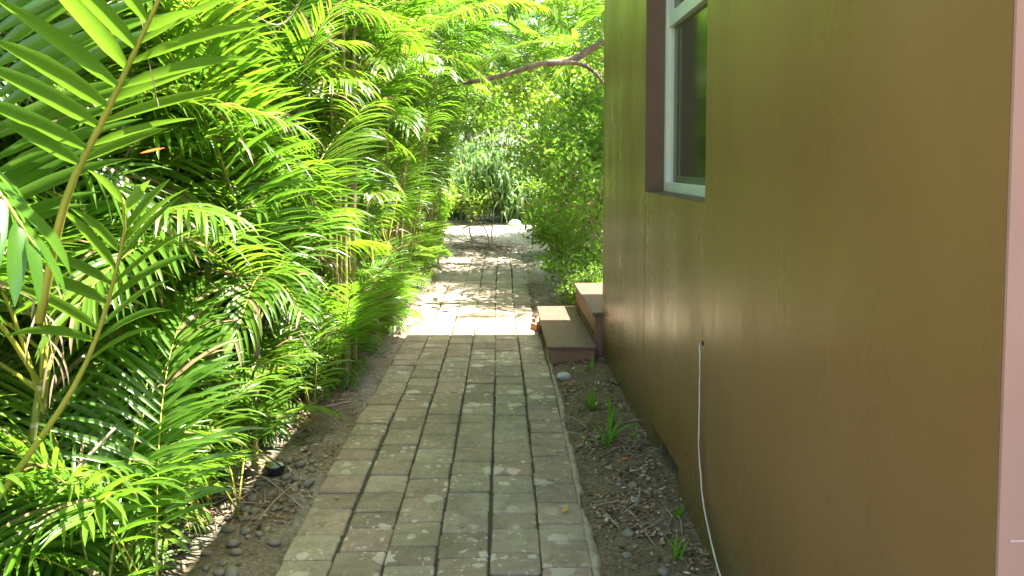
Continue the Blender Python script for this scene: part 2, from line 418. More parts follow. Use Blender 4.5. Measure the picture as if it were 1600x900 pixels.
# ------------------------------------------------------------------ house
WX = 0.80; HY0, HY1 = 1.20, 5.90; HTOP = 3.35
house = empty('house', (WX, HY0, 0)); tag(house, 'brown painted house wall with one white window on the right of the paver path', 'house')
hl = Vector(house.location)
def hpart(mb, name, mats, parent=house, **k):
    o = mb.build(name, mats, parent, **k)
    o.location = -hl if parent is house else (0, 0, 0)
    return o
WY0, WY1, WZ0, WZ1 = 2.97, 4.21, 1.35, 3.12
w = MB(); T = 0.16
z0 = 0.0
rc = 0.0015
w.box(WX, WX+T, HY0, WY0, z0-.05, HTOP)                # near panel
w.box(WX, WX+T, WY1, HY1, z0+.0-.05, HTOP)               # far panel
w.box(WX+rc, WX+T, WY0, 3.36, z0-.05, WZ0)             # below window, near of the vent
w.box(WX+rc, WX+T, 3.36, 3.98, .145, WZ0)
w.box(WX+rc, WX+T, 3.98, WY1, z0-.05, WZ0)
w.box(WX, WX+T, WY0, WY1, WZ1, HTOP)
w.box(WX+T, 4.6, HY1-.16, HY1, -.05, HTOP)              # end wall beyond the corner (door side)
hpart(w, 'wall', 'wall')
# jamb linings
j = MB()
j.box(WX+.002, WX+T-.03, WY1-.006, WY1+.02, WZ0, WZ1)
j.box(WX+.002, WX+T-.03, WY0-.02, WY0+.006, WZ0, WZ1)
j.box(WX+.002, WX+T-.03, WY0+.006, WY1-.006, WZ0-.01, WZ0+.006)
hpart(j, 'reveal', 'reveal')
# crawl space vent; a near-black panel stands for the shade inside
v = MB(); v.box(WX+.13, WX+.15, 3.3, 4.05, -.05, .16); hpart(v, 'crawl_space_shade_panel', 'dark')
for ya, yb in ((3.65, 3.70), (3.87, 3.90)):
    v = MB(); v.box(WX+.03, WX+.11, ya, yb, -.03, .143); hpart(v, 'foundation_block', 'block', bevel=.008)
# window
FX = WX+.125
win = empty('window', (0, 0, 0)); win.parent = house; win.location = -hl
def wpart(mb, name, m, **k):
    o = mb.build(name, m, win, **k); return o
fr = MB(); fw = .045
y0_, y1_ = WY0+.006, WY1-.006; zb, zt_ = WZ0+.006, WZ1
fr.box(FX-.022, FX+.03, y1_-fw, y1_, zb, zt_); fr.box(FX-.022, FX+.03, y0_, y0_+fw, zb, zt_)
fr.box(FX-.022, FX+.03, y0_+fw, y1_-fw, zb, zb+.05); fr.box(FX-.022, FX+.03, y0_+fw, y1_-fw, zt_-.05, zt_)
wpart(fr, 'frame', 'white', bevel=.003)
zm = 2.235
rl = MB(); rl.box(FX-.014, FX+.022, y0_+fw, y1_-fw, zm, zm+.075); wpart(rl, 'meeting_rail', 'white', bevel=.003)
sa = MB()
sa.box(FX+.0, FX+.02, y1_-fw-.012, y1_-fw, zb+.05, zm); wpart(sa, 'sash', 'white'); sa = MB(); sa.box(FX, FX+.02, y0_+fw, y0_+fw+.012, zb+.05, zm)
wpart(sa, 'sash', 'white')
M['sash_dark'] = simple('screen_frame', (0.10, 0.11, 0.05), (0.15, 0.16, 0.08), 8, 0.5, 0.0)
sc_ = MB(); sc_.box(FX+.010, FX+.024, y1_-fw-.115, y1_-fw-.095, zb+.05, zm); sc_.box(FX+.010, FX+.024, y0_+fw+.012, y1_-fw-.115, zb+.05, zb+.085)
wpart(sc_, 'screen_frame', 'sash_dark')
for a, b_ in ((zb+.04, zm+.01), (zm+.065, zt_-.04)):
    pn = MB(); pn.box(FX+.016, FX+.020, y0_+fw-.01, y1_-fw+.01, a, b_); wpart(pn, 'pane', 'glass')
# a bit of loose paint flake at the reveal's foot
# roof inferred from its shadow; front stretched forward, unseen, to dim the near wall
rf = MB()
EX, EY0, EY1 = 0.345, -1.0, 6.95
rf.box(EX, 5.2, EY0, EY1, HTOP+.002, HTOP+.03)
hpart(rf, 'soffit', 'soffit')
rf = MB()
zt0 = HTOP+.16
vs = [(EX-.03, EY0-.03, zt0), (5.2, EY0-.03, zt0), (5.2, EY1+.03, zt0), (EX-.03, EY1+.03, zt0),
      (2.75, EY0+1.6, zt0+.75), (2.75, EY1-1.6, zt0+.75)]
rf.add(vs, [(0, 1, 4), (1, 2, 5, 4), (2, 3, 5), (3, 0, 4, 5), (0, 3, 2, 1)])
hpart(rf, 'roof', 'roof')
fa = MB(); fa.box(EX-.022, EX-.001, EY0, EY1, HTOP-.0, zt0-.002); fa.box(EX-.022, 5.2, EY1+.001, EY1+.022, HTOP, zt0-.002)
fa.box(EX-.022, 5.2, EY0-.022, EY0-.001, HTOP, zt0-.002)
hpart(fa, 'fascia', 'reveal')
# back door on the end wall by the steps
d = MB(); d.box(1.15, 2.0, HY1+.004, HY1+.03, .37, 2.4); dr = hpart(d, 'door', 'step_side', bevel=.004)
h_ = MB(); h_.tube([(1.22, HY1+.03, 1.35), (1.22, HY1+.09, 1.35), (1.30, HY1+.09, 1.35)], .012, 8); h_.build('handle', 'black', dr)
# pink front face of the house just past its near corner
pc = MB(); pc.box(WX+.003, 4.6, HY0-.008, HY0-.001, -.05, HTOP-.004)
fw_ = hpart(pc, 'front_wall', 'pink'); fw_['label'] = 'pinkish front face at the near corner'
pc = MB(); pc.box(WX+.02, 4.6, HY0-.0100, HY0-.0085, .8945, .8985); pc.build('mortar_line', 'mortar', fw_)

# ------------------------------------------------------------------ steps
def step(name, x0, x1, y0, y1, zt, th, label, loc, over=.02, seams=()):
    e = empty(name, loc); tag(e, label, 'step', 'wooden steps by the end of the house')
    L_ = Vector(loc)
    t = MB(); t.box(x0-over, x1, y0-over, y1+over, zt-th, zt)
    o = t.build('tread', 'step', e, bevel=.004); o.location = -L_
    b_ = MB(); b_.box(x0, x1-.01, y0, y1, -.03, zt-th)
    o = b_.build('riser', 'step_side', e, bevel=.003); o.location = -L_
    for zz in seams:
        q = MB(); q.box(x0-.004, x0+.001, y0+.01, y1-.01, zz, zz+.006); o = q.build('board_joint', 'dark', e); o.location = -L_
step('wooden_step', .385, .738, 5.76, 7.40, .125, .022, 'low wide brown step beside the pavers', (.56, 6.6, 0))
step('wooden_step', .745, 1.75, 5.93, 7.40, .352, .030, 'taller upper brown step tucked behind the house corner', (1.2, 6.6, 0), seams=(.17,))

# ------------------------------------------------------------------ white cord down the wall
cp = [(.793, 2.975, .80), (.785, 2.965, .785), (.784, 2.955, .70), (.785, 2.96, .55), (.784, 2.955, .40), (.785, 2.93, .30), (.78, 2.86, .205), (.775, 2.74, .125), (.77, 2.6, .07), (.765, 2.42, .03), (.74, 2.2, .012), (.72, 1.9, .01)]
cd = MB(); cd.tube([p+Vector((0, .0025*math.sin(i*.55)+.002*math.sin(i*1.3), 0)) for i, p in enumerate(catmull(cp, 70))], .0031, 8)
tag(cd.build('cable', 'cream', smooth=True), 'thin white cable hanging down the brown wall to the soil', 'cable')

ch = MB(); ch.tube([(WX-.0012, 2.975, .80), (WX+.004, 2.975, .80)], .011, 10); ho = hpart(ch, 'cable_hole', 'dark')
ch = MB(); ch.add([(WX-.001, 2.974, .81), (WX-.001, 2.979, .83), (WX-.001, 2.976, .90), (WX-.001, 2.9735, .86)], [(0, 1, 2, 3)]); hpart(ch, 'crack', 'dark')

# ------------------------------------------------------------------ palm fronds
UP = Vector((0, 0, 1))
def frond(pts, pairs, leaf_len, leaf_w, rad=.008, start=.16, vlift=.5, droop=.5, seed=0, tipcut=False, segs=5, gapchance=.03, broken=0.0):
    r_ = random.Random(seed); mb = MB()
    pts = [Vector(p) for p in pts]; n = len(pts)-1
    mb.cur = 0
    mb.tube(pts, [rad*(1-.8*i/n) for i in range(n+1)], 5)
    mb.cur = 1
    cum = [0]
    for i in range(n): cum.append(cum[-1]+(pts[i+1]-pts[i]).length)
    Ltot = cum[-1]
    def at(u):
        s = u*Ltot
        for i in range(n):
            if cum[i+1] >= s or i == n-1:
                t = (s-cum[i])/(cum[i+1]-cum[i]); return pts[i].lerp(pts[i+1], t), (pts[i+1]-pts[i]).normalized()
    for k in range(pairs):
        u0 = (k+.5)/pairs
        for sd in (-1, 1):
            if r_.random() < gapchance: continue
            u = start+(1-start)*min(.999, u0+r_.uniform(-.3, .3)/pairs)
            p, t = at(u)
            S = t.cross(UP)
            if S.length < .15: S = t.cross(Vector((0, 1, .2)))
            S.normalize(); N_ = S.cross(t).normalized()
            if N_.z < 0: N_ = -N_
            ang = R(68-44*u0**1.2+r_.uniform(-6, 6)); lift = vlift*(1-.35*u0)+r_.uniform(-.12, .12)
            d = (t*math.cos(ang)+(S*sd*math.cos(lift)+N_*math.sin(lift))*math.sin(ang)).normalized()
            prof = (0.62+.38*min(1, u0/.25)) if u0 < .25 else 1-.62*((u0-.25)/.75)**1.5
            l = leaf_len*prof*r_.uniform(.88, 1.08)
            if broken and r_.random() < broken: l *= r_.uniform(.35, .7)
            wv = (t-d*t.dot(d)).normalized(); wd = leaf_w*(.75+.25*prof)*r_.uniform(.9, 1.1)
            dr = droop*r_.uniform(.7, 1.4); tw = r_.uniform(-.5, .5)
            q = p.copy(); dd = d.copy(); vs = []
            for s in range(segs+1):
                x = s/segs
                wf = (.35+.65*min(1, x/.22))*(1 if x < .5 else max(.04, 1-((x-.5)/.5)**1.7))
                nn = dd.cross(wv).normalized()
                if nn.z < 0: nn = -nn
                ww = (wv*math.cos(tw*x)+nn*math.sin(tw*x))*(wd*.5*wf)
                fold = nn*(wd*.16*wf)
                vs += [q+ww+fold, q-fold*.4, q-ww+fold]
                dd = (dd+Vector((0, 0, -1))*(dr/segs)*(.35+x*1.3)).normalized()
                wv = (wv-dd*wv.dot(dd)).normalized()
                q = q+dd*(l/segs)
            fs = []
            for s in range(segs):
                a = s*3; fs += [(a, a+1, a+4, a+3), (a+1, a+2, a+5, a+4)]
            mb.add(vs, fs)
    return mb
def arc(L, e0, e1, n=12, side=0.0):
    p = Vector((0, 0, 0)); out = [p.copy()]
    for i in range(n):
        u = (i+.5)/n; e = R(e0+(e1-e0)*u**1.25); a = side*u*u
        p = p+Vector((math.cos(e)*math.cos(a), math.cos(e)*math.sin(a), math.sin(e)))*(L/n); out.append(p.copy())
    return out
# variants: (elevation class, mesh, sample points)
BIG = []; SMALL = []; DEAD = []
k_ = 0
for e0, e1, L_ in ((80, 25, 1.9), (72, 5, 2.0), (64, -12, 1.9), (55, -25, 1.9), (45, -30, 1.8), (34, -42, 1.75), (22, -50, 1.6), (70, 20, 1.7), (50, -12, 1.7), (30, -25, 1.8)):
    pts = arc(L_, e0, e1, 12, rnd.uniform(-.25, .25))
    mb = frond(pts, 48, .48, .021, .0075, seed=100+k_, droop=(.6, 1.0, 1.5)[k_ % 3], vlift=(.6, .35, .5)[k_ % 3], broken=.06)
    BIG.append((e0, mb.mesh('palm_frond', ['rachis', 'palm_leaf'], True), pts)); k_ += 1
for e0, e1, L_ in ((78, 20, 1.0), (66, 0, 1.1), (54, -20, 1.05), (42, -35, 1.0), (60, -8, .85), (30, -35, .9), (48, -10, 1.2)):
    pts = arc(L_, e0, e1, 10, rnd.uniform(-.3, .3))
    mb = frond(pts, 26, .31, .016, .0045, seed=200+k_, droop=(.6, 1.0)[k_ % 2], vlift=.4, start=.26)
    SMALL.append((e0, mb.mesh('young_palm_frond', ['rachis', 'palm_leaf'], True), pts)); k_ += 1
for e0, e1, L_ in ((10, -80, 1.0), (-20, -86, .9), (-45, -88, .8)):
    pts = arc(L_, e0, e1, 10, rnd.uniform(-.3, .3))
    mb = frond(pts, 20, .26, .007, .004, seed=300+k_, droop=3.0, vlift=.1, gapchance=.4, broken=.4)
    DEAD.append((e0, mb.mesh('dead_frond', ['sheath', 'dead'], True), pts)); k_ += 1

def clear(p):
    """keeps the path corridor and the space round the camera open, as a pruned hedge does"""
    x, y, z = p
    if y < 7.0:
        lim = -.92+.16*max(0, z-.4)+.14*max(0, min(1, y-4.6))
        if y < 2.2: lim = min(lim, -1.05)
        if x > lim: return False
    elif z < 1.9+(y-7)*.10:
        if x > -.72: return False
    if x > WX-.25 and y < 8 and z < 3.6: return False
    if x*x+y*y+(z-1.5)**2 < 1.15**2: return False
    return True
def place_frond(root, base, var, az, sc, name):
    e0, me, pts = var
    ca, sa_ = math.cos(az), math.sin(az)
    for q in pts[3:]+[pts[-1]*1.08]:
        wpt = (root.location.x+base[0]+(q.x*ca-q.y*sa_)*sc, root.location.y+base[1]+(q.x*sa_+q.y*ca)*sc, base[2]+q.z*sc)
        if not clear(wpt): return None
        if wpt[2] < .02: return None
    return inst(name, me, root, base, (rnd.uniform(-.08, .08), rnd.uniform(-.06, .06), az), sc)
def palm(x, y, canes, h0, h1, suckers, label, seed, spread=.35, lean=.12, per=(5, 7), group='palm clumps of the hedge along the left of the path', dead=3, fs=1.0, name='areca_palm', cane_r=.0155):
    r_ = random.Random(seed); root = empty(name, (x, y, 0)); tag(root, label, 'palm', group)
    for c in range(canes):
        a = r_.uniform(0, 2*math.pi); rr = spread*math.sqrt(r_.random())
        bx, by = rr*math.cos(a), rr*math.sin(a)
        if x+bx > -.93 and x < 0 and y < 14: bx = -.95-x-r_.uniform(0, .30)
        h = r_.uniform(h0, h1); ln = lean*r_.uniform(.3, 1.5)
        tipx, tipy = bx+math.cos(a)*ln*h, by+math.sin(a)*ln*h
        if x < 0 and y < 7: tipx = min(tipx, -.98-x-r_.uniform(0, .22))
        pts = catmull([(bx, by, -.03), (bx+(tipx-bx)*.25, by+(tipy-by)*.25, h*.4), (tipx, tipy, h)], 8)
        cr = cane_r*r_.uniform(.7, 1.25)
        mb = MB(); mb.tube(pts, [cr*(1.25-.5*i/8) for i in range(9)], 7)
        mb.build('cane', 'cane', root, smooth=True)
        if r_.random() < .35 and y > 3:
            sh = MB(); b0 = pts[5]; sh.tube([pts[4], pts[5], pts[6], pts[7]], [cr*1.15, cr*1.35, cr*1.3, cr*1.0], 7, cap=False); sh.build('dry_sheath', 'sheath', root, smooth=True)
        nf = r_.randint(*per); az = r_.uniform(0, 6.28)
        for f in range(nf):
            for tries in range(7):
                az += 2.4+r_.uniform(-.5, .5)
                var = BIG[(f*2+r_.randint(0, 2)+tries) % len(BIG)]
                if place_frond(root, (tipx, tipy, h-.02*f), var, az, fs*r_.uniform(.75, 1.08), 'frond'): break
    for s in range(suckers):
        a = r_.uniform(0, 6.28); rr = (spread+.25)*math.sqrt(r_.random()); bx, by = rr*math.cos(a), rr*math.sin(a)
        if x < 0 and x+bx > -.98: bx = -.98-x-r_.uniform(0, .12)
        for f in range(r_.randint(3, 5)):
            for tries in range(6):
                if place_frond(root, (bx, by, r_.uniform(0, .12)), r_.choice(SMALL), r_.uniform(0, 6.28), r_.uniform(.6, 1.25), 'young_frond'): break
    for s in range(dead):
        a = r_.uniform(0, 6.28)
        for tries in range(5):
            if place_frond(root, (r_.uniform(-.2, .2), r_.uniform(-.2, .2), r_.uniform(.9, 1.6)), r_.choice(DEAD), r_.uniform(0, 6.28), r_.uniform(.6, 1), 'dead_frond'): break
    return root

H = [ # x, y, canes, h0, h1, suckers, label
 (-2.15, 1.35, 7, .5, 2.2, 6, 'areca palm clump nearest the camera at the left edge'),
 (-1.75, 2.45, 7, .4, 1.9, 10, 'low bushy palm clump in the bottom left corner'),
 (-1.65, 3.45, 8, .3, 2.0, 12, 'palm clump beside the small black ground light'),
 (-2.5, 4.2, 9, .8, 2.6, 5, 'palm clump in the deep shade behind the ground light'),
 (-1.08, 5.30, 10, 1.9, 3.0, 2, 'palm clump with bare yellow canes rising in the middle of the hedge'),
 (-1.75, 5.05, 7, .9, 2.2, 7, 'palm clump whose fronds hang just left of the bare yellow canes'),
 (-2.4, 6.4, 9, 1.2, 3.0, 4, 'palm clump set back between the two canes and the end of the shade'),
 (-1.25, 7.6, 10, .7, 2.7, 10, 'palm clump whose low fronds touch the sunlit start of the pavers'),
 (-1.15, 9.4, 10, .8, 3.0, 9, 'palm clump on the left where brown leaves lie against the pavers'),
 (-2.5, 9.2, 9, 1.5, 3.6, 3, 'tall palm clump in the second row of the hedge'),
 (-1.2, 11.5, 10, .9, 3.4, 8, 'palm clump arching over the sunlit stretch of path'),
 (-2.7, 12.2, 9, 1.8, 4.2, 3, 'tall palm clump at the back of the hedge beyond the second row'),
 (-1.5, 14.2, 9, 1.0, 3.8, 7, 'palm clump next to the fallen dead branches'),
 (-1.30, 2.75, 0, .3, .5, 11, 'young palm tuft in front of the low bushy clump in the bottom left corner'),
 (-1.34, 3.95, 2, .5, .9, 11, 'young palm tuft just beyond the small black ground light'),
 (-1.50, 4.45, 3, .5, 1.2, 8, 'young palm tuft on the near side of the bare yellow canes'),
 (-1.14, 6.25, 4, .5, 1.6, 9, 'young palm tuft in the shade right behind the bare yellow canes'),
 (-1.10, 5.70, 0, .5, 1.6, 9, 'young palm tuft spilling over the soil just past the bare yellow canes'),
 (-1.08, 6.85, 2, .5, 1.2, 10, 'young palm tuft bending over the corner where the sun reaches the pavers'),
 (-1.45, 4.95, 2, .5, 1.2, 7, 'small palm tuft left of the foot of the bare yellow canes'),
 (-1.10, 8.5, 4, .5, 1.8, 9, 'young palm tuft between the sunlit start of the pavers and the brown leaves'),
 (-1.05, 10.4, 4, .5, 1.8, 9, 'young palm tuft halfway along the sunlit stretch of path'),
 (-2.1, 5.6, 6, .6, 1.8, 8, 'leafy palm clump filling the gap behind the bare yellow canes'),
 (-2.2, 3.2, 6, .5, 1.7, 8, 'leafy palm clump in the second row behind the ground light'),
 (-2.6, 17.0, 9, 1.2, 4.5, 6, 'palm clump at the far left end of the path'),
]
for i, a in enumerate(H):
    palm(*a[:6], a[6], 40+i*7, per=(6, 8), dead=(1 if a[1] < 4.7 else 3), spread=(.16 if a[0] == -1.08 else .35), lean=(.05 if a[0] == -1.08 else .12))

# ---- big fronds hanging across the upper left, nearest the camera
def hero(name, ctrl, pairs, ll, lw, label, seed, mats=('rachis', 'palm_leaf_blue'), rad=.011, **k):
    P = catmull(ctrl, 16); base = P[0]
    mb = frond([p-base for p in P], pairs, ll, lw, rad, seed=seed, **k)
    o = mb.build(name, list(mats), None, smooth=True, loc=base)
    tag(o, label, 'palm frond', 'big near fronds hanging in from the left'); return o
hero('palm_frond', [(-1.03, 1.72, 1.15), (-.93, 1.66, 1.42), (-.80, 1.60, 1.62), (-.66, 1.52, 1.82), (-.52, 1.44, 2.02)], 14, .34, .032,
     'large frond with a thick yellow midrib running diagonally up the top left corner', 501, start=.35, droop=.25, vlift=.1, broken=.15)
hero('palm_frond', [(-1.30, 1.9, 1.0), (-1.20, 1.85, 1.5), (-1.16, 1.80, 1.85), (-1.13, 1.75, 2.2)], 26, .46, .036,
     'upright frond with wide glossy leaflets at the left edge of the picture', 502, start=.25, droop=.35, vlift=.15)
hero('palm_frond', [(-1.55, 2.05, .35), (-1.25, 2.0, .72), (-1.05, 1.95, 1.0), (-.93, 1.9, 1.30), (-.9, 1.85, 1.42)], 9, .30, .026,
     'frond with a bare yellow stalk slanting up from the bottom left corner', 503, start=.62, droop=.5, vlift=.2)
hero('palm_frond', [(-1.15, 1.35, 1.60), (-1.0, 1.33, 1.56), (-.86, 1.31, 1.47), (-.78, 1.30, 1.36)], 10, .27, .034,
     'short frond with broad hanging leaflets at the middle of the left edge', 504, start=.1, droop=1.6, vlift=-.2)

# ------------------------------------------------------------------ broad-leaved shrubs and trees
def leafy(seed, H, W, nleaf, ls, lw=.5, trunk_r=.03, low=.1, depth=4, droop=.3, strap=False):
    """branching skeleton with leaves strung along the outer twigs; returns (branch mesh data, leaf mesh data)"""
    r_ = random.Random(seed); br = MB(); lf = MB(); tips = []
    def grow(p, d, L_, rad, lev):
        n = 4; pts = [p.copy()]; q = p.copy(); dd = d.copy()
        for i in range(n):
            dd = (dd+Vector((r_.uniform(-.22, .22), r_.uniform(-.22, .22), r_.uniform(-.12, .16)))).normalized()
            q = q+dd*(L_/n); pts.append(q.copy())
        br.tube(pts, [rad*(1-.45*i/n) for i in range(n+1)], 5 if lev < 2 else 3, cap=False)
        if lev >= depth-1: tips.append(pts)
        if lev < depth:
            for k in range(r_.randint(3, 4)):
                b_ = pts[r_.randint(1, n)] if k else pts[n]
                a = r_.uniform(0, 6.28); s = r_.uniform(.5, 1.0)
                nd = (dd*.8+Vector((math.cos(a)*s*W/H*1.6, math.sin(a)*s*W/H*1.6, r_.uniform(-.25, .45)))).normalized()
                grow(b_, nd, L_*r_.uniform(.55, .8), rad*.55, lev+1)
    for k in range(3):
        a = r_.uniform(0, 6.28)
        grow(Vector((r_.uniform(-.1, .1), r_.uniform(-.1, .1), -.03)), Vector((math.cos(a)*.45*W/H, math.sin(a)*.45*W/H, 1)).normalized(), H*.42, trunk_r, 0)
    for i in range(nleaf):
        pts = r_.choice(tips); u = r_.random()*(len(pts)-1.001); k = int(u); p = pts[k].lerp(pts[k+1], u-k)
        p = p+Vector([r_.gauss(0, ls*.9) for _ in range(3)])
        if p.z < .04: p.z = .04+abs(r_.gauss(0, ls*.5))
        a = r_.uniform(0, 6.28); el = r_.gauss(-.15, .55)-droop*.3
        d = Vector((math.cos(a)*math.cos(el), math.sin(a)*math.cos(el), math.sin(el)))
        S = d.cross(UP); S = S.normalized() if S.length > .05 else Vector((1, 0, 0)); N_ = S.cross(d)
        t = r_.gauss(0, .6); S2 = S*math.cos(t)+N_*math.sin(t); N2 = d.cross(S2)*-1
        l = ls*r_.uniform(.6, 1.3); w_ = l*lw*.5
        bend = -UP*(l*droop*.4)
        vs = [p, p+d*l*.35+S2*w_+N2*w_*.35, p+d*l*.40, p+d*l*.35-S2*w_+N2*w_*.35, p+d*l*.75+S2*w_*.65+bend*.4+N2*w_*.2, p+d*l*.78+bend*.4, p+d*l*.75-S2*w_*.65+bend*.4+N2*w_*.2, p+d*l+bend]
        lf.add(vs, [(0, 1, 2), (0, 2, 3), (1, 4, 5, 2), (2, 5, 6, 3), (4, 7, 5), (5, 7, 6)])
    return br, lf
def kind(seed, H, W, n, ls, lw, leafm, tr=.03, **k):
    b_, l_ = leafy(seed, H, W, n, ls, lw, tr, **k)
    return b_.mesh('branches', ['bark'], True), l_.mesh('foliage', [leafm])
def place_leafy(name, kd, x, y, rz, sc, label, cat, group):
    e = empty(name, (x, y, 0), rz); tag(e, label, cat, group)
    inst('branches', kd[0], e, (0, 0, 0), (0, 0, 0), sc); inst('foliage', kd[1], e, (0, 0, 0), (0, 0, 0), sc)
    return e
K_small = kind(901, 1.0, 1.1, 2600, .062, .48, 'broad', .014, depth=4)
K_mid = kind(902, 3.2, 2.4, 9000, .085, .5, 'broad', .035, depth=4)
K_mid2 = kind(903, 3.4, 2.2, 9000, .075, .55, 'broad', .035, depth=4)
K_strap = kind(904, 2.4, 3.0, 6500, .20, .22, 'grey_leaf', .03, depth=3, droop=1.6)
K_big = kind(905, 7.5, 5.0, 16000, .17, .5, 'broad', .09, depth=4)
G1 = 'leafy shrubs on the right beyond the steps'
place_leafy('leafy_shrub', K_small, .98, 8.15, .4, .85, 'low pale leafy shrub right behind the wooden steps', 'shrub', G1)
place_leafy('leafy_shrub', K_small, .88, 9.3, 2.1, 1.05, 'knee high shrub between the low shrub behind the steps and the path edge', 'shrub', G1)
place_leafy('leafy_shrub', K_small, .82, 7.75, 5.2, .5, 'smallest leafy shrub touching the back edge of the wooden steps', 'shrub', G1)
place_leafy('leafy_shrub', K_mid, 1.55, 9.6, 0.2, .95, 'tall bright shrub against the far corner of the house', 'shrub', G1)
place_leafy('leafy_shrub', K_mid2, 1.35, 11.3, 1.5, 1.0, 'dense shrub overhanging the right side of the sunlit path', 'shrub', G1)
place_leafy('leafy_shrub', K_mid, 1.75, 13.4, 3.5, 1.15, 'tall shrub on the right behind the dense overhanging one', 'shrub', G1)
place_leafy('leafy_shrub', K_mid2, 2.3, 16.5, 5.0, 1.3, 'shrub at the far right end of the sandy clearing', 'shrub', G1)
place_leafy('leafy_shrub', K_small, 1.0, 12.6, 4.0, 1.4, 'rounded bush at the foot of the dense overhanging shrub', 'shrub', G1)
G2 = 'grey green drooping plants at the end of the path'
place_leafy('drooping_plant', K_strap, .1, 20.6, .3, 1.15, 'grey green plant with drooping leaves straight ahead at the end of the path', 'plant', G2)
place_leafy('drooping_plant', K_strap, -1.6, 21.2, 2.3, 1.3, 'grey green drooping plant on the left behind the dead branches', 'plant', G2)
place_leafy('drooping_plant', K_strap, 1.9, 21.4, 4.3, 1.2, 'grey green drooping plant at the right end of the clearing', 'plant', G2)
for x, y, rz, sc, lb in ((-.6, 19.6, .5, 1.5, 'low bush left of the whitish boulder at the end of the path'), (.9, 19.9, 2.5, 1.6, 'low bush right of the whitish boulder at the end of the path'),
                     (2.0, 18.4, 4.5, 1.7, 'low bush on the right edge of the clearing near its far end'), (-1.7, 18.6, 1.2, 1.6, 'low bush at the left behind the heap of dead fronds')):
    place_leafy('leafy_bush', K_small, x, y, rz, sc, lb, 'bush', 'low bushes closing the clearing')
G3 = 'trees closing the view behind the garden'
for x, y, rz, sc, lb in ((-6.5, 20, .3, 1.0, 'big leafy tree far left behind the palm hedge'), (-2.2, 25.5, 1.8, .95, 'big leafy tree behind the palms left of the path end'),
                     (1.8, 26.5, 3.1, 1.0, 'big leafy tree straight beyond the end of the path'), (5.2, 22, 4.4, 1.0, 'big leafy tree behind the shrubs on the far right'),
                     (-8, 12, 5.0, .9, 'leafy tree deep behind the middle of the palm hedge'), (-6.5, 6.0, 2.6, .7, 'leafy tree behind the nearest part of the palm hedge'),
                     (-5.5, 2.0, .9, .55, 'small leafy tree behind the corner of the hedge nearest the camera')):
    place_leafy('leafy_tree', K_big, x, y, rz, sc, lb, 'tree', G3)

# palms leaning over the sunlit part of the path
G4 = 'palms arching over the sunlit path'
palm(1.95, 9.0, 3, 2.7, 3.2, 0, 'palm hidden behind the house corner with fronds reaching over the path', 299, lean=.12, per=(6, 7), dead=0, fs=1.0, group=G4)
palm(-1.5, 9.7, 4, 2.6, 3.3, 0, 'slender palm on the left whose crown hangs lowest over the sunlit path', 298, lean=.25, per=(7, 8), dead=0, fs=1.0, group=G4)
palm(-1.5, 12.3, 5, 3.0, 4.1, 0, 'slender palm leaning over the far part of the path just before the dead branches', 297, lean=.25, per=(7, 9), dead=0, fs=1.1, group=G4)
palm(1.85, 10.6, 4, 2.9, 3.5, 0, 'palm with hanging fronds beside the far corner of the house', 301, lean=.10, per=(6, 7), dead=0, fs=1.05, group=G4)
palm(-1.9, 10.6, 5, 2.8, 4.0, 0, 'tall palm leaning out over the sunlit path from the left', 302, lean=.22, per=(7, 9), dead=1, fs=1.1, group=G4)
palm(-2.1, 13.2, 6, 3.2, 4.6, 0, 'taller palm behind the one leaning over the sunlit path', 303, lean=.2, per=(7, 9), dead=1, fs=1.15, group=G4)
palm(1.5, 14.8, 6, 3.0, 4.4, 0, 'palm on the right leaning over the sandy clearing', 304, lean=.2, per=(7, 9), dead=0, fs=1.15, group=G4)
palm(-.2, 23.5, 8, 2.2, 5.0, 4, 'palm rising behind the drooping plants at the end of the path', 305, lean=.15, per=(6, 8), dead=0, fs=1.3, group=G4)
palm(-4.2, 15.5, 8, 3.0, 5.5, 0, 'tall palm high in the back row of the hedge', 306, lean=.15, per=(6, 8), dead=0, fs=1.3, group=G4)
palm(-3.4, 7.5, 9, 1.5, 4.2, 3, 'tall palm filling the shade behind the bare yellow canes', 307, lean=.12, per=(6, 8), dead=0, fs=1.1, group=G4)
palm(-3.2, 2.9, 9, 1.0, 3.4, 4, 'tall palm behind the two clumps nearest the camera', 308, lean=.12, per=(6, 8), dead=0, fs=1.1, group=G4)

# ------------------------------------------------------------------ tree limb over the path
tr = empty('broadleaf_tree', (3.2, 9.6, 0)); tag(tr, 'tree with a bare forked brown limb reaching over the path from behind the house', 'tree')
TL = Vector(tr.location)
def loc_tube(name, P, r0, r1, mat, parent, off, n=24, seg=8):
    pts = [p-off for p in catmull(P, n)]; k = len(pts)-1; q = random.Random(len(P))
    mb = MB(); mb.tube(pts, [(r0+(r1-r0)*i/k)*q.uniform(.9, 1.12) for i in range(k+1)], seg)
    return mb.build(name, mat, parent, smooth=True)
loc_tube('trunk', [(3.2, 9.6, -.05), (3.15, 9.6, 1.2), (3.3, 9.5, 2.6), (3.2, 9.5, 4.2), (3.5, 9.6, 5.6)], .13, .06, 'bark', tr, TL)
loc_tube('limb', [(3.2, 9.55, 2.2), (2.3, 9.1, 2.8), (1.5, 8.7, 2.93), (1.13, 8.5, 2.84), (.78, 8.45, 2.64), (.45, 8.45, 2.60), (.1, 8.5, 2.50), (-.25, 8.5, 2.42), (-.6, 8.6, 2.36)], .06, .02, 'bark', tr, TL, 40)
loc_tube('limb', [(.55, 8.45, 2.60), (.85, 8.4, 2.60), (1.05, 8.35, 2.48), (1.22, 8.3, 2.22), (1.35, 8.3, 1.9)], .028, .014, 'bark', tr, TL)
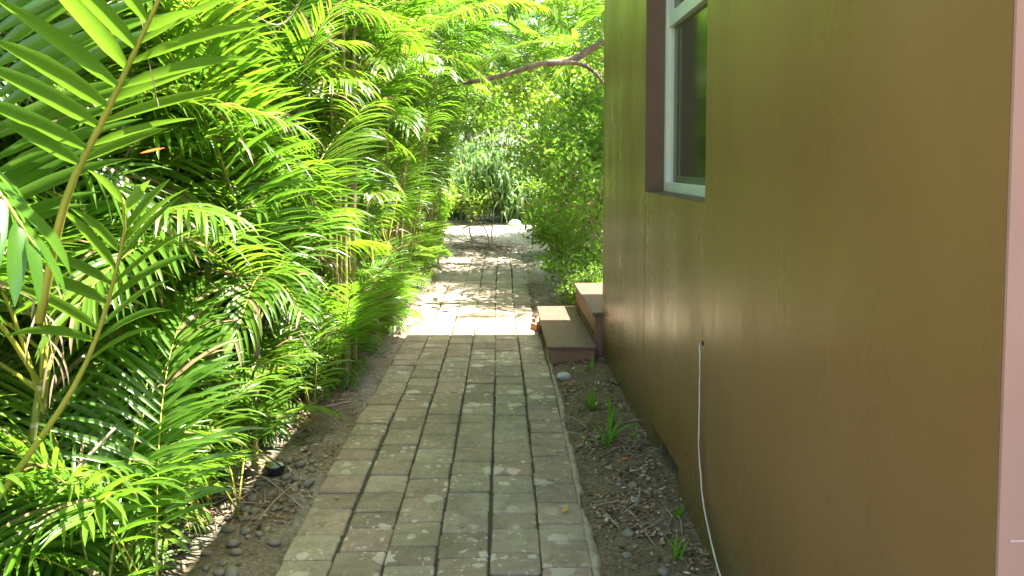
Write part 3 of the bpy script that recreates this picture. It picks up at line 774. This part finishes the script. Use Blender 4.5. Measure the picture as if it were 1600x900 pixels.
loc_tube('limb', [(3.3, 9.5, 3.4), (2.2, 9.0, 3.9), (1.2, 8.6, 3.85), (.5, 8.5, 3.6), (.22, 8.45, 3.42)], .05, .012, 'bark', tr, TL)
def leaf_cluster(name, c, n, ls, lw, seed, mat, parent, off, spread):
    r_ = random.Random(seed); mb = MB()
    for i in range(n):
        p = Vector(c)-off+Vector((r_.gauss(0, spread), r_.gauss(0, spread), r_.gauss(0, spread*.8)))
        a = r_.uniform(0, 6.28); el = r_.uniform(-1.3, .1); d = Vector((math.cos(a)*math.cos(el), math.sin(a)*math.cos(el), math.sin(el)))
        S = d.cross(UP).normalized(); N_ = S.cross(d); l = ls*r_.uniform(.7, 1.2); w_ = l*lw*.5
        vs = []; m_ = 7
        for s in range(m_+1):
            x = s/m_; wf = math.sin(math.pi*min(.98, x*.9+.06))**.8*w_; q = p+d*(l*x)-UP*(l*.25*x*x)
            vs += [q+S*wf+N_*wf*.25, q, q-S*wf+N_*wf*.25]
        fs = []
        for s in range(m_):
            b_ = s*3; fs += [(b_, b_+1, b_+4, b_+3), (b_+1, b_+2, b_+5, b_+4)]
        mb.add(vs, fs)
    return mb.build(name, mat, parent, smooth=True)
leaf_cluster('foliage', (.2, 8.45, 3.36), 14, .24, .42, 3, 'grey_leaf', tr, TL, .07)
for k, (c, n) in enumerate((((1.5, 8.7, 3.3), 40), ((.9, 8.5, 3.75), 34), ((2.4, 9.1, 4.0), 26), ((3.4, 9.5, 5.4), 90), ((3.0, 9.6, 4.8), 40))):
    leaf_cluster('foliage', c, n, .18, .42, 20+k, 'broad', tr, TL, .30 if k < 2 else .6)

# ------------------------------------------------------------------ ground litter
def chips(region, n, s0, s1, seed, dens=None, curl=.5):
    r_ = random.Random(seed); mb = MB(); x0, x1, y0, y1 = region; c = 0; t_ = 0
    while c < n and t_ < n*8:
        t_ += 1
        x = r_.uniform(x0, x1); y = r_.uniform(y0, y1)
        if dens and r_.random() > dens(x, y): continue
        c += 1
        on_path = PL < x < PR and y < PEND
        z = (0.004 if on_path else ground_z(x, y)+.003)
        l = r_.uniform(s0, s1)*(1 if r_.random() > .1 else 1.7); w_ = l*r_.uniform(.18, .5); a = r_.uniform(0, 6.28)
        d = Vector((math.cos(a), math.sin(a), r_.uniform(-.1, .4))).normalized(); S = Vector((-math.sin(a), math.cos(a), r_.uniform(-.3, .3))).normalized()
        p = Vector((x, y, z+abs(d.z)*l*.2)); lift = UP*(l*curl*r_.random()*.5)
        mb.add([p-d*l*.5+lift, p+S*w_*.5+UP*.002, p-S*w_*.5+UP*.001, p+d*l*.5+lift*.6], [(0, 2, 1), (1, 2, 3)])
    return mb
def nz(sc, lo, z=0.0):
    return lambda x, y: max(0.06, min(1, (fbm(x, y, sc, z)+.5-lo)*2.2))
tag(chips((PR+.05, WX+.0, 1.8, 5.9), 6500, .010, .034, 61, nz(2.3, .35)).build('leaf_litter', 'litter'), kind='stuff')
tag(chips((-2.3, PL-.04, 1.8, 7.0), 6500, .012, .046, 62, nz(1.9, .35, 4)).build('leaf_litter', 'litter'), kind='stuff')
tag(chips((-1.6, -.93, 4.25, 5.5), 1100, .012, .040, 63, lambda x, y: math.exp(-((x+1.25)**2/.09+(y-4.85)**2/.22))).build('red_leaf_litter', 'red_litter'), kind='stuff')
tag(chips((-1.7, PL+.10, 7.0, 13.5), 2600, .015, .055, 64, lambda x, y: (1 if x < PL-.02 else .15)*nz(1.0, .3, 7)(x, y)).build('leaf_litter', 'red_litter'), kind='stuff')
tag(chips((PR-.03, 1.2, 7.2, 10.5), 1800, .02, .05, 70).build('leaf_litter', 'red_litter'), kind='stuff')
tag(chips((PR-.03, 1.7, 7.5, 14), 2600, .015, .05, 65, nz(1.2, .3, 2)).build('leaf_litter', 'litter'), kind='stuff')
tag(chips((-1.8, 1.8, 12.5, 22), 2600, .02, .08, 66, nz(.7, .30, 5)).build('leaf_litter', 'litter'), kind='stuff')
tag(chips((PL, PR, 2.0, 13), 520, .006, .022, 67).build('leaf_litter', 'litter'), kind='stuff')
# thin dry strands lying about
def strands(name, spots, seed, lo, hi, r0, lab=None):
    r_ = random.Random(seed); mb = MB()
    for (x, y, n, sp) in spots:
        for i in range(n):
            px, py = x+r_.gauss(0, sp), y+r_.gauss(0, sp); a = r_.uniform(0, 6.28); l = r_.uniform(lo, hi)
            on_path = PL < px < PR and py < PEND
            z = (.006 if on_path else ground_z(px, py)+.006); b_ = a+r_.uniform(-.7, .7); hh = r_.uniform(.002, .05)
            mb.tube([(px, py, z), (px+math.cos(a)*l*.5, py+math.sin(a)*l*.5, z+hh), (px+math.cos(a)*l*.5+math.cos(b_)*l*.5, py+math.sin(a)*l*.5+math.sin(b_)*l*.5, z+.002)], [r0, r0, r0*.4], 4)
    return mb.build(name, 'twig')
tag(strands('dry_twigs', [(-1.15, 3.3, 16, .16), (-1.2, 4.6, 26, .25), (-1.2, 6.2, 20, .3), (.6, 4.2, 14, .12), (.6, 3.2, 12, .12), (-1.1, 9.0, 40, .35), (-.9, 11.5, 40, .4), (.7, 9, 30, .35), (0, 15.5, 60, .9), (-.4, 17.5, 60, .9), (-.3, 14.0, 90, .35), (-.2, 12.5, 50, .5)], 71, .05, .30, .0028), kind='stuff')

# pebbles: individual stones
def stone_mesh(name, seed, mat, sub=2, squash=.6):
    import bmesh
    bm = bmesh.new(); bmesh.ops.create_icosphere(bm, subdivisions=sub, radius=1)
    for v in bm.verts:
        k = 1+.22*noise.noise(v.co*1.1+Vector((seed*3.1, 0, 0)))+.06*noise.noise(v.co*3+Vector((seed, 5, 0)))
        v.co = Vector((v.co.x*k*1.15, v.co.y*k*.9, v.co.z*k*squash))
    me = bpy.data.meshes.new(name); bm.to_mesh(me); bm.free(); me.materials.append(M[mat])
    me.polygons.foreach_set('use_smooth', [True]*len(me.polygons)); return me
PM = [stone_mesh('pebble', i, 'pebble') for i in range(5)]
r5 = random.Random(77); placed = []
def peb(x, y, s, label, group):
    o = bpy.data.objects.new('pebble', r5.choice(PM)); col.objects.link(o)
    o.location = (x, y, ground_z(x, y)+s*.3); o.rotation_euler = (r5.uniform(-.3, .3), r5.uniform(-.3, .3), r5.uniform(0, 6.28)); o.scale = (s, s, s)
    tag(o, label, 'pebble', group)
tries = 0
while len(placed) < 64 and tries < 4000:
    tries += 1
    x = r5.uniform(-1.33, -.89); y = r5.uniform(2.7, 3.85); s = r5.uniform(.013, .031)
    if any((x-a)**2+(y-b)**2 < (s+c)**2*.9 for a, b, c in placed): continue
    placed.append((x, y, s)); peb(x, y, s, 'dark rounded pebble in the loose patch left of the pavers by the ground light', 'dark pebbles left of the pavers')
for x, y, s in ((.62, 3.48, .027), (.60, 3.30, .022), (.665, 3.38, .024), (.52, 3.02, .026), (.49, 2.86, .018), (.56, 3.52, .018), (.70, 3.1, .02), (.50, 4.9, .016), (.60, 2.72, .021), (.44, 3.35, .014), (.47, 2.62, .02)):
    peb(x, y, s, 'brownish rounded pebble in the soil strip along the house wall', 'pebbles in the soil strip by the wall')
o = bpy.data.objects.new('rock', stone_mesh('rock', 21, 'stone', 3, .75)); col.objects.link(o); o.location = (.455, 5.35, .01); o.scale = (.045, .04, .035)
tag(o, 'small pale grey stone in front of the lower wooden step', 'rock')
o = bpy.data.objects.new('rock', stone_mesh('rock', 25, 'stone', 3, .9)); col.objects.link(o); o.location = (.38, 18.6, .05); o.scale = (.15, .14, .13)
tag(o, 'whitish boulder at the far end of the sandy clearing', 'rock')
b = MB(); b.box(-.03, .03, -.055, .055, -.028, .028)
o = b.build('brick', 'brick', None, loc=(.335, 6.93, .026), bevel=.006); o.rotation_euler = (0, .12, .5)
tag(o, 'broken terracotta brick piece at the corner of the lower step', 'brick')

# ground light
gl = empty('ground_light', (-1.09, 3.68, ground_z(-1.09, 3.68))); tag(gl, 'small round black garden light with a glass top among the pebbles', 'garden light')
def lathe(prof, seg=28):
    mb = MB(); vs = []; n = len(prof)
    for r_, z in prof:
        for k in range(seg): a = 2*math.pi*k/seg; vs.append((r_*math.cos(a), r_*math.sin(a), z))
    mb.add(vs, [(i*seg+k, i*seg+(k+1) % seg, (i+1)*seg+(k+1) % seg, (i+1)*seg+k) for i in range(n-1) for k in range(seg)]+[tuple((n-1)*seg+k for k in range(seg))])
    return mb
lathe([(.040, -.02), (.042, .03), (.050, .035), (.052, .042), (.049, .047), (.043, .046), (.042, .042), (.001, .041)]).build('housing', 'black', gl, smooth=False)
lathe([(.0415, .043), (.038, .049), (.02, .053), (.001, .054)]).build('lens', 'lens', gl, smooth=True)
lathe([(.0, .02), (.0, .02)])

# weeds
def weed(x, y, n, h, label, seed, wd=.010, name='weed'):
    r_ = random.Random(seed); e = empty(name, (x, y, ground_z(x, y))); tag(e, label, 'weed', 'green weeds in the soil strip by the wall')
    for i in range(n):
        mb = MB(); a = r_.uniform(0, 6.28); el = r_.uniform(.9, 1.5); l = h*r_.uniform(.6, 1.15)
        p = Vector((r_.gauss(0, .008), r_.gauss(0, .008), -.005)); d = Vector((math.cos(a)*math.cos(el), math.sin(a)*math.cos(el), math.sin(el)))
        S = Vector((-math.sin(a), math.cos(a), 0)); vs = []; m_ = 7; k = r_.uniform(.10, .30)
        for s in range(m_+1):
            x_ = s/m_; w_ = wd*r_.uniform(.9, 1.1)*(.5+.8*math.sin(math.pi*min(1, x_*.9+.1)))*(1 if x_ < .9 else .3)
            N_ = S.cross(d).normalized(); vs += [p+S*w_*.5+N_*w_*.15, p, p-S*w_*.5+N_*w_*.15]
            p = p+d*(l/m_); d = (d-UP*k).normalized()
        fs = []
        for s in range(m_):
            b_ = s*3; fs += [(b_, b_+1, b_+4, b_+3), (b_+1, b_+2, b_+5, b_+4)]
        mb.add(vs, fs); mb.build('blade', 'weed', e, smooth=True)
weed(.575, 4.02, 8, .21, 'bright green weed with long blades, the nearer of the two big ones', 1, .017)
weed(.63, 4.28, 6, .17, 'green weed between the two big ones, close to the wall', 2, .013)
weed(.565, 4.62, 14, .15, 'bushy green weed halfway between the step and the vent in the wall', 3, .010)
weed(.66, 5.45, 4, .12, 'small yellowish weed by the lower wooden step', 4, .013)
weed(.73, 4.08, 6, .09, 'thin weed against the wall just before the vent', 5, .006)
weed(.755, 3.15, 6, .09, 'thin weed against the wall on the near side of the vent', 6, .008)
weed(.67, 2.82, 5, .10, 'green weed at the bottom edge of the picture by the wall', 7, .009)

# single fallen leaves
def fleaf(x, y, z, s, az, mat, label, rx=.1):
    mb = MB(); vs = []; m_ = 6
    for i in range(m_+1):
        t = i/m_; w_ = s*.30*math.sin(math.pi*min(.97, t*.92+.05)); vs += [(s*(t-.5), w_, .25*w_+.15*s*t*t), (s*(t-.5), 0, .15*s*t*t), (s*(t-.5), -w_, .25*w_+.15*s*t*t)]
    fs = []
    for i in range(m_):
        b_ = i*3; fs += [(b_, b_+1, b_+4, b_+3), (b_+1, b_+2, b_+5, b_+4)]
    mb.add(vs, fs); o = mb.build('fallen_leaf', mat, None, smooth=True, loc=(x, y, z)); o.rotation_euler = (rx, -.1, az)
    tag(o, label, 'leaf'); return o
fleaf(.283, 3.24, .010, .036, .6, 'yellow_leaf', 'small yellow leaf lying on the pavers near the right edge')
fleaf(.456, 4.12, ground_z(.456, 4.12)+.012, .034, 2.0, 'yellow_leaf', 'yellow leaf on the brown litter beside the big weed')
fleaf(.635, 3.82, ground_z(.635, 3.82)+.012, .036, .2, 'orange_leaf', 'orange leaf on the bare soil near the vent')
def stick(P, r, label, name='stick'):
    base = Vector(P[0]); mb = MB(); pts = [p-base for p in catmull(P, 14)]; q = random.Random(len(label))
    mb.tube(pts, [r*(1-.5*i/14)*q.uniform(.85, 1.15) for i in range(15)], 6)
    o = mb.build(name, 'twig', None, smooth=True, loc=base); tag(o, label, 'stick'); return o
stick([(-1.30, 4.35, .05), (-1.12, 4.55, .035), (-.93, 4.75, .02)], .011, 'pale stick lying from the red leaves towards the pavers')
stick([(-1.26, 3.62, .09), (-1.05, 3.45, .06), (-.84, 3.26, .012)], .005, 'long thin pale twig lying across the dark pebbles')
stick([(-1.00, 3.12, .03), (-.97, 3.28, .05), (-.93, 3.42, .06)], .004, 'short twig crossing the long one on the dark pebbles')
stick([(-1.42, 2.18, .35), (-1.30, 2.28, .55), (-1.20, 2.38, .68)], .009, 'grey broken stalk sticking up in the bottom left corner')

# dead branches in the clearing
db = empty('dead_branches', (-.2, 13.9, 0)); tag(db, 'pile of grey dead branches standing where the pavers end', 'branches'); DL = Vector(db.location)
r6 = random.Random(88)
B_ = [((-.12, 13.5, 0), (-.24, 13.75, .30), (-.60, 14.1, .72)), ((-.10, 13.6, 0), (-.11, 13.8, .35), (-.22, 13.9, .66)), ((.0, 13.8, 0.02), (-.4, 14.0, .06), (-.95, 14.3, .20)),
      ((.25, 13.7, .02), (-.1, 14.0, .05), (-.6, 14.2, .12)), ((-.85, 13.9, .02), (-.5, 14.0, .12), (-.1, 14.3, .22)), ((-.7, 14.4, .3), (-.3, 14.4, .42), (.1, 14.3, .38)), ((-.5, 14.8, 0), (-.55, 14.8, .4), (-.7, 14.7, .9))]
for b3 in B_:
    a_, m_, c_ = map(Vector, b3); J = lambda s_: Vector((r6.uniform(-s_, s_), r6.uniform(-s_, s_), r6.uniform(-s_*.5, s_*.5)))
    P_ = [a_, a_.lerp(m_, .5)+J(.05), m_+J(.03), m_.lerp(c_, .4)+J(.07), m_.lerp(c_, .75)+J(.05), c_]
    for p_ in P_: p_.z = max(p_.z, .012)
    loc_tube('branch', P_, .015, .004, 'twig', db, DL, 14, 6)
for i in range(60):
    b3 = r6.choice(B_); t = r6.random(); p = Vector(b3[0]).lerp(Vector(b3[2]), t); d = Vector((r6.uniform(-1, 1), r6.uniform(-1, 1), r6.uniform(-.5, .5)))*r6.uniform(.12, .45)
    q = p+d*.5+Vector((0, 0, r6.uniform(-.03, .05))); e_ = p+d
    if e_.z < .02: e_.z = .02
    loc_tube('twig', [p, q, e_], .005, .002, 'twig', db, DL, 4, 4)
# heap of brown dead fronds
for (x, y, lab, sd) in ((-.95, 14.6, 'heap of brown dead fronds at the left of the dead branches', 1), (-1.0, 9.0, 'brown dead fronds lying at the foot of the palms by the pavers', 2), (-1.22, 5.6, 'dry brown fronds slumped under the bare yellow canes', 3)):
    e = empty('dead_frond_heap', (x, y, 0)); tag(e, lab, 'dead fronds', 'heaps of dead fronds'); r_ = random.Random(sd)
    for i in range(7):
        inst('dead_frond', DEAD[i % 3][1], e, (r_.uniform(-.2, .15), r_.uniform(-.3, .3), r_.uniform(.25, .5) if sd != 3 else r_.uniform(.35, .7)), (r_.uniform(-.5, .5), r_.uniform(.0, .4), r_.uniform(1.5, 4.8)), r_.uniform(.3, .5))

# dry curled streamers hanging in the upper left
def streamer(P, w_, label):
    base = Vector(P[0]); pts = [p-base for p in catmull(P, 26)]; mb = MB(); vs = []
    for i, p in enumerate(pts):
        t = i/26; a = t*4; ww = w_*(1-.8*t); S = Vector((math.cos(a)*.5, math.sin(a), .4)).normalized()*ww*.5
        vs += [p+S, p-S]
    mb.add(vs, [(2*i, 2*i+1, 2*i+3, 2*i+2) for i in range(26)])
    o = mb.build('dry_leaflet', 'dead', None, smooth=True, loc=base); tag(o, label, 'leaflet'); return o
streamer([(-.66, 1.62, 2.05), (-.52, 1.62, 2.10), (-.42, 1.64, 2.02), (-.40, 1.65, 1.90), (-.46, 1.66, 1.80), (-.54, 1.66, 1.83), (-.60, 1.66, 1.86)], .012, 'dry grey leaflet curling in a loop at the top beside the large frond')
streamer([(-.80, 1.60, 1.88), (-.74, 1.60, 1.82), (-.72, 1.60, 1.72), (-.70, 1.60, 1.62)], .010, 'short dry leaflet hanging straight down under the large frond')
fl = fleaf(-.83, 1.86, 1.53, .055, .6, 'orange_leaf', 'orange dead leaf caught on a frond in the upper left'); fl.name = 'caught_leaf'

tag(chips((-.9, .35, 13.3, 14.8), 1500, .02, .07, 68, lambda x, y: math.exp(-((x+.25)**2/.16+(y-13.9)**2/.16))).build('leaf_litter', 'litter'), kind='stuff')
tag(chips((-.85, .45, 10.5, 13.6), 900, .015, .06, 69, nz(1.3, .4, 3)).build('leaf_litter', 'litter'), kind='stuff')
